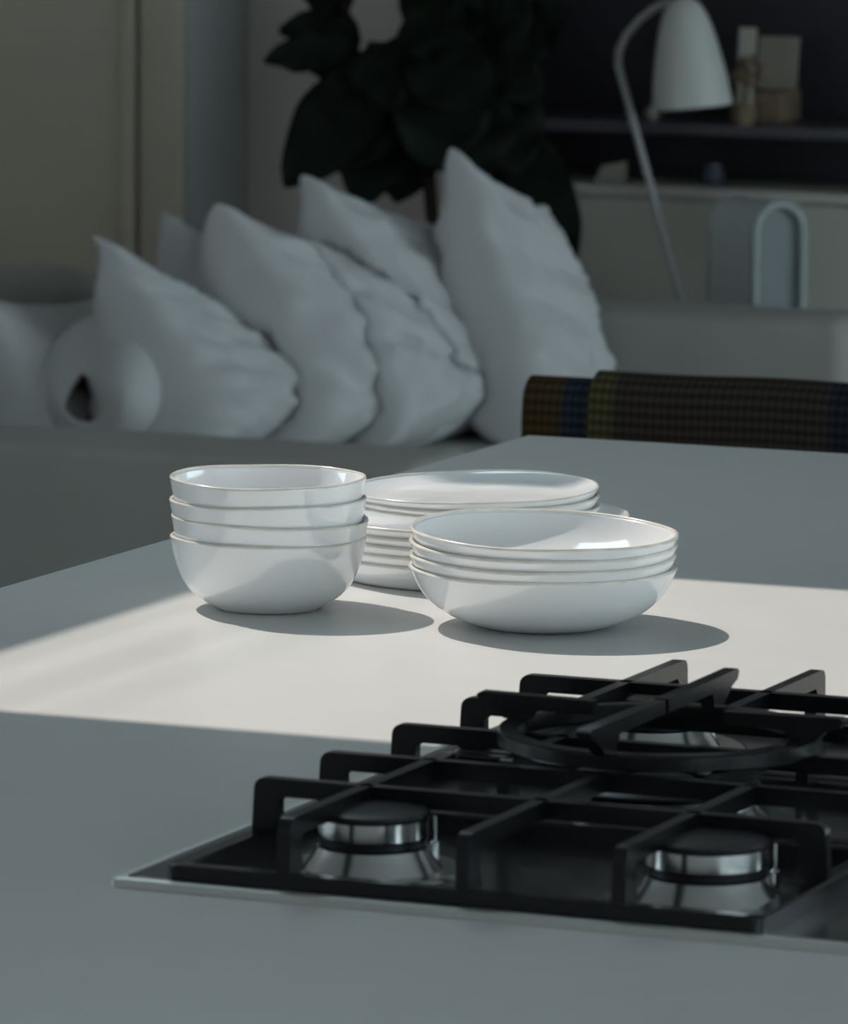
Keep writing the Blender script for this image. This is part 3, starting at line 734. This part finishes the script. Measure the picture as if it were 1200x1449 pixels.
# ------------------------------------------------------------------ large-leaved plant behind the sofa
YPL = 10.66
pc = aty(610, 200, YPL); pbase = Vector((pc.x, YPL, 0))
pl = empty('potted_fig', pbase); tag(pl, 'tall dark plant with very large leathery leaves behind the sofa', 'plant')
bm = bmesh.new(); lathe(bm, [(0, 0), (0.11, 0), (0.13, 0.02), (0.15, 0.26), (0.152, 0.28), (0.14, 0.28), (0.135, 0.24), (0, 0.24)], 40); pot = from_bm('pot', bm, 'pot', pl, auto=0.6)
bm = bmesh.new(); lathe(bm, [(0, 0.262), (0.12, 0.255), (0.136, 0.2405), (0, 0.2405)], 32); from_bm('soil', bm, 'soil', pot, auto=0.6)
trunk = [Vector((0, 0, 0.24)), Vector((0.015, 0.01, 0.5)), Vector((-0.01, 0.0, 0.8)), Vector((0.005, 0.01, 1.1)), Vector((0.02, 0, 1.45))]
bm = bmesh.new(); tube(bm, trunk, [0.016, 0.014, 0.013, 0.011, 0.007], 12); from_bm('trunk', bm, 'bark', pl, auto=0.8)
side = [Vector((0, 0.01, 0.24)), Vector((-0.12, 0.03, 0.50)), Vector((-0.19, 0.03, 0.80)), Vector((-0.20, 0.03, 1.15)), Vector((-0.19, 0.02, 1.40))]
bm = bmesh.new(); tube(bm, side, [0.013, 0.012, 0.011, 0.009, 0.006], 12); from_bm('trunk', bm, 'bark', pl, auto=0.8)
def leaf(b, t, w_, face, droop=0.0, seed=0):
    """b, t: base and tip; face: rough leaf normal"""
    ax = t-b; L = ax.length; ax.normalize(); sd = ax.cross(face).normalized(); nm = sd.cross(ax).normalized()
    NL, NW = 14, 8; bm = bmesh.new(); rows = []
    for i in range(NL+1):
        u = i/NL
        wd = w_/2*(0.06+0.94*(math.sin(math.pi*min(1, u**0.85))**0.75)) if 0 < u < 1 else 0.004
        if u < 0.12: wd *= 0.35+0.65*u/0.12
        row = []
        for j in range(NW+1):
            v = 2*j/NW-1
            z = 0.10*wd*v*v*1.6+0.010*math.sin(u*16+seed)*abs(v)-droop*L*u*u*0.25+0.006*noise.noise(Vector((u*5, v*3, seed)))
            row.append(b+ax*(L*u)+sd*(wd*v)+nm*z-pbase)
        rows.append([bm.verts.new(p) for p in row])
    for i in range(NL):
        for j in range(NW): bm.faces.new((rows[i][j], rows[i+1][j], rows[i+1][j+1], rows[i][j+1]))
    me = bpy.data.meshes.new('leaf'); bm.to_mesh(me); bm.free()
    o = link('leaf', me, 'leaf', pl, smooth=True)
    md = o.modifiers.new('thickness', 'SOLIDIFY'); md.thickness = 0.0022; md.offset = 0
    bm = bmesh.new()                                           # stalk joining the trunk
    tz = max(0.45, min(1.42, b.z-0.03)); ti = Vector((0.003, 0.004, tz)) if (b-pbase).x > -0.13 else Vector((-0.195, 0.03, tz))
    tube(bm, [ti, (ti+(b-pbase))/2+Vector((0, 0, 0.012)), b-pbase], [0.004, 0.003, 0.003], 8); from_bm('stalk', bm, 'bark', o, auto=0.8)
    return o
LEAVES = [  # base px, tip px, width px, y of base, y of tip
    ((500, 62), (376, 84), 62, 10.62, 10.50), ((505, 40), (398, 40), 62, 10.70, 10.60), ((500, 5), (408, -40), 70, 10.70, 10.62),
    ((545, 90), (402, 262), 120, 10.60, 10.46), ((560, 110), (455, 240), 130, 10.62, 10.50), ((570, 120), (505, 285), 130, 10.66, 10.52),
    ((600, 120), (560, 285), 120, 10.70, 10.62), ((520, 88), (440, 100), 60, 10.66, 10.58), ((490, 20), (470, 100), 60, 10.66, 10.6),
    ((630, 70), (585, -70), 90, 10.66, 10.60), ((620, 80), (640, -60), 120, 10.62, 10.54), ((660, 90), (735, -50), 130, 10.62, 10.58),
    ((700, 80), (800, 10), 90, 10.70, 10.72), ((640, 110), (600, 230), 140, 10.58, 10.44), ((650, 120), (665, 260), 150, 10.60, 10.50),
    ((680, 120), (740, 240), 130, 10.62, 10.56), ((660, 70), (760, 130), 110, 10.58, 10.50), ((590, 60), (690, 150), 120, 10.56, 10.46),
    ((725, 180), (812, 368), 92, 10.64, 10.52), ((715, 190), (762, 345), 80, 10.68, 10.62), ((700, 130), (775, 290), 80, 10.72, 10.70),
    ((520, 60), (585, 150), 110, 10.58, 10.48), ((580, 20), (650, 60), 110, 10.6, 10.52), ((470, 0), (500, -90), 80, 10.64, 10.58)]
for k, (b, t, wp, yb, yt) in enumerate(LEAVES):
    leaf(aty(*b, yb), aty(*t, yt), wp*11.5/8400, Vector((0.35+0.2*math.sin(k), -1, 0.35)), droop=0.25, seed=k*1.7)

# ------------------------------------------------------------------ thin unseen cables, added above the skylight to stripe the sun patch with shade
for k, (xt, dia) in enumerate(((-2.020, 0.0052), (-1.935, 0.0044), (-1.862, 0.0030))):
    zc_ = 4.6+0.1*k; xx = xt-0.73*(zc_-ZT)
    bm = bmesh.new(); tube(bm, [(0, -1.0, 0), (0, 5.0, 0), (0, 11.5, 0)], dia/2, 8)
    o = from_bm('trim_%d' % (k+2), bm, 'stripe_cable', auto=0.8); o.location = (xx, 0, zc_); struct(o)
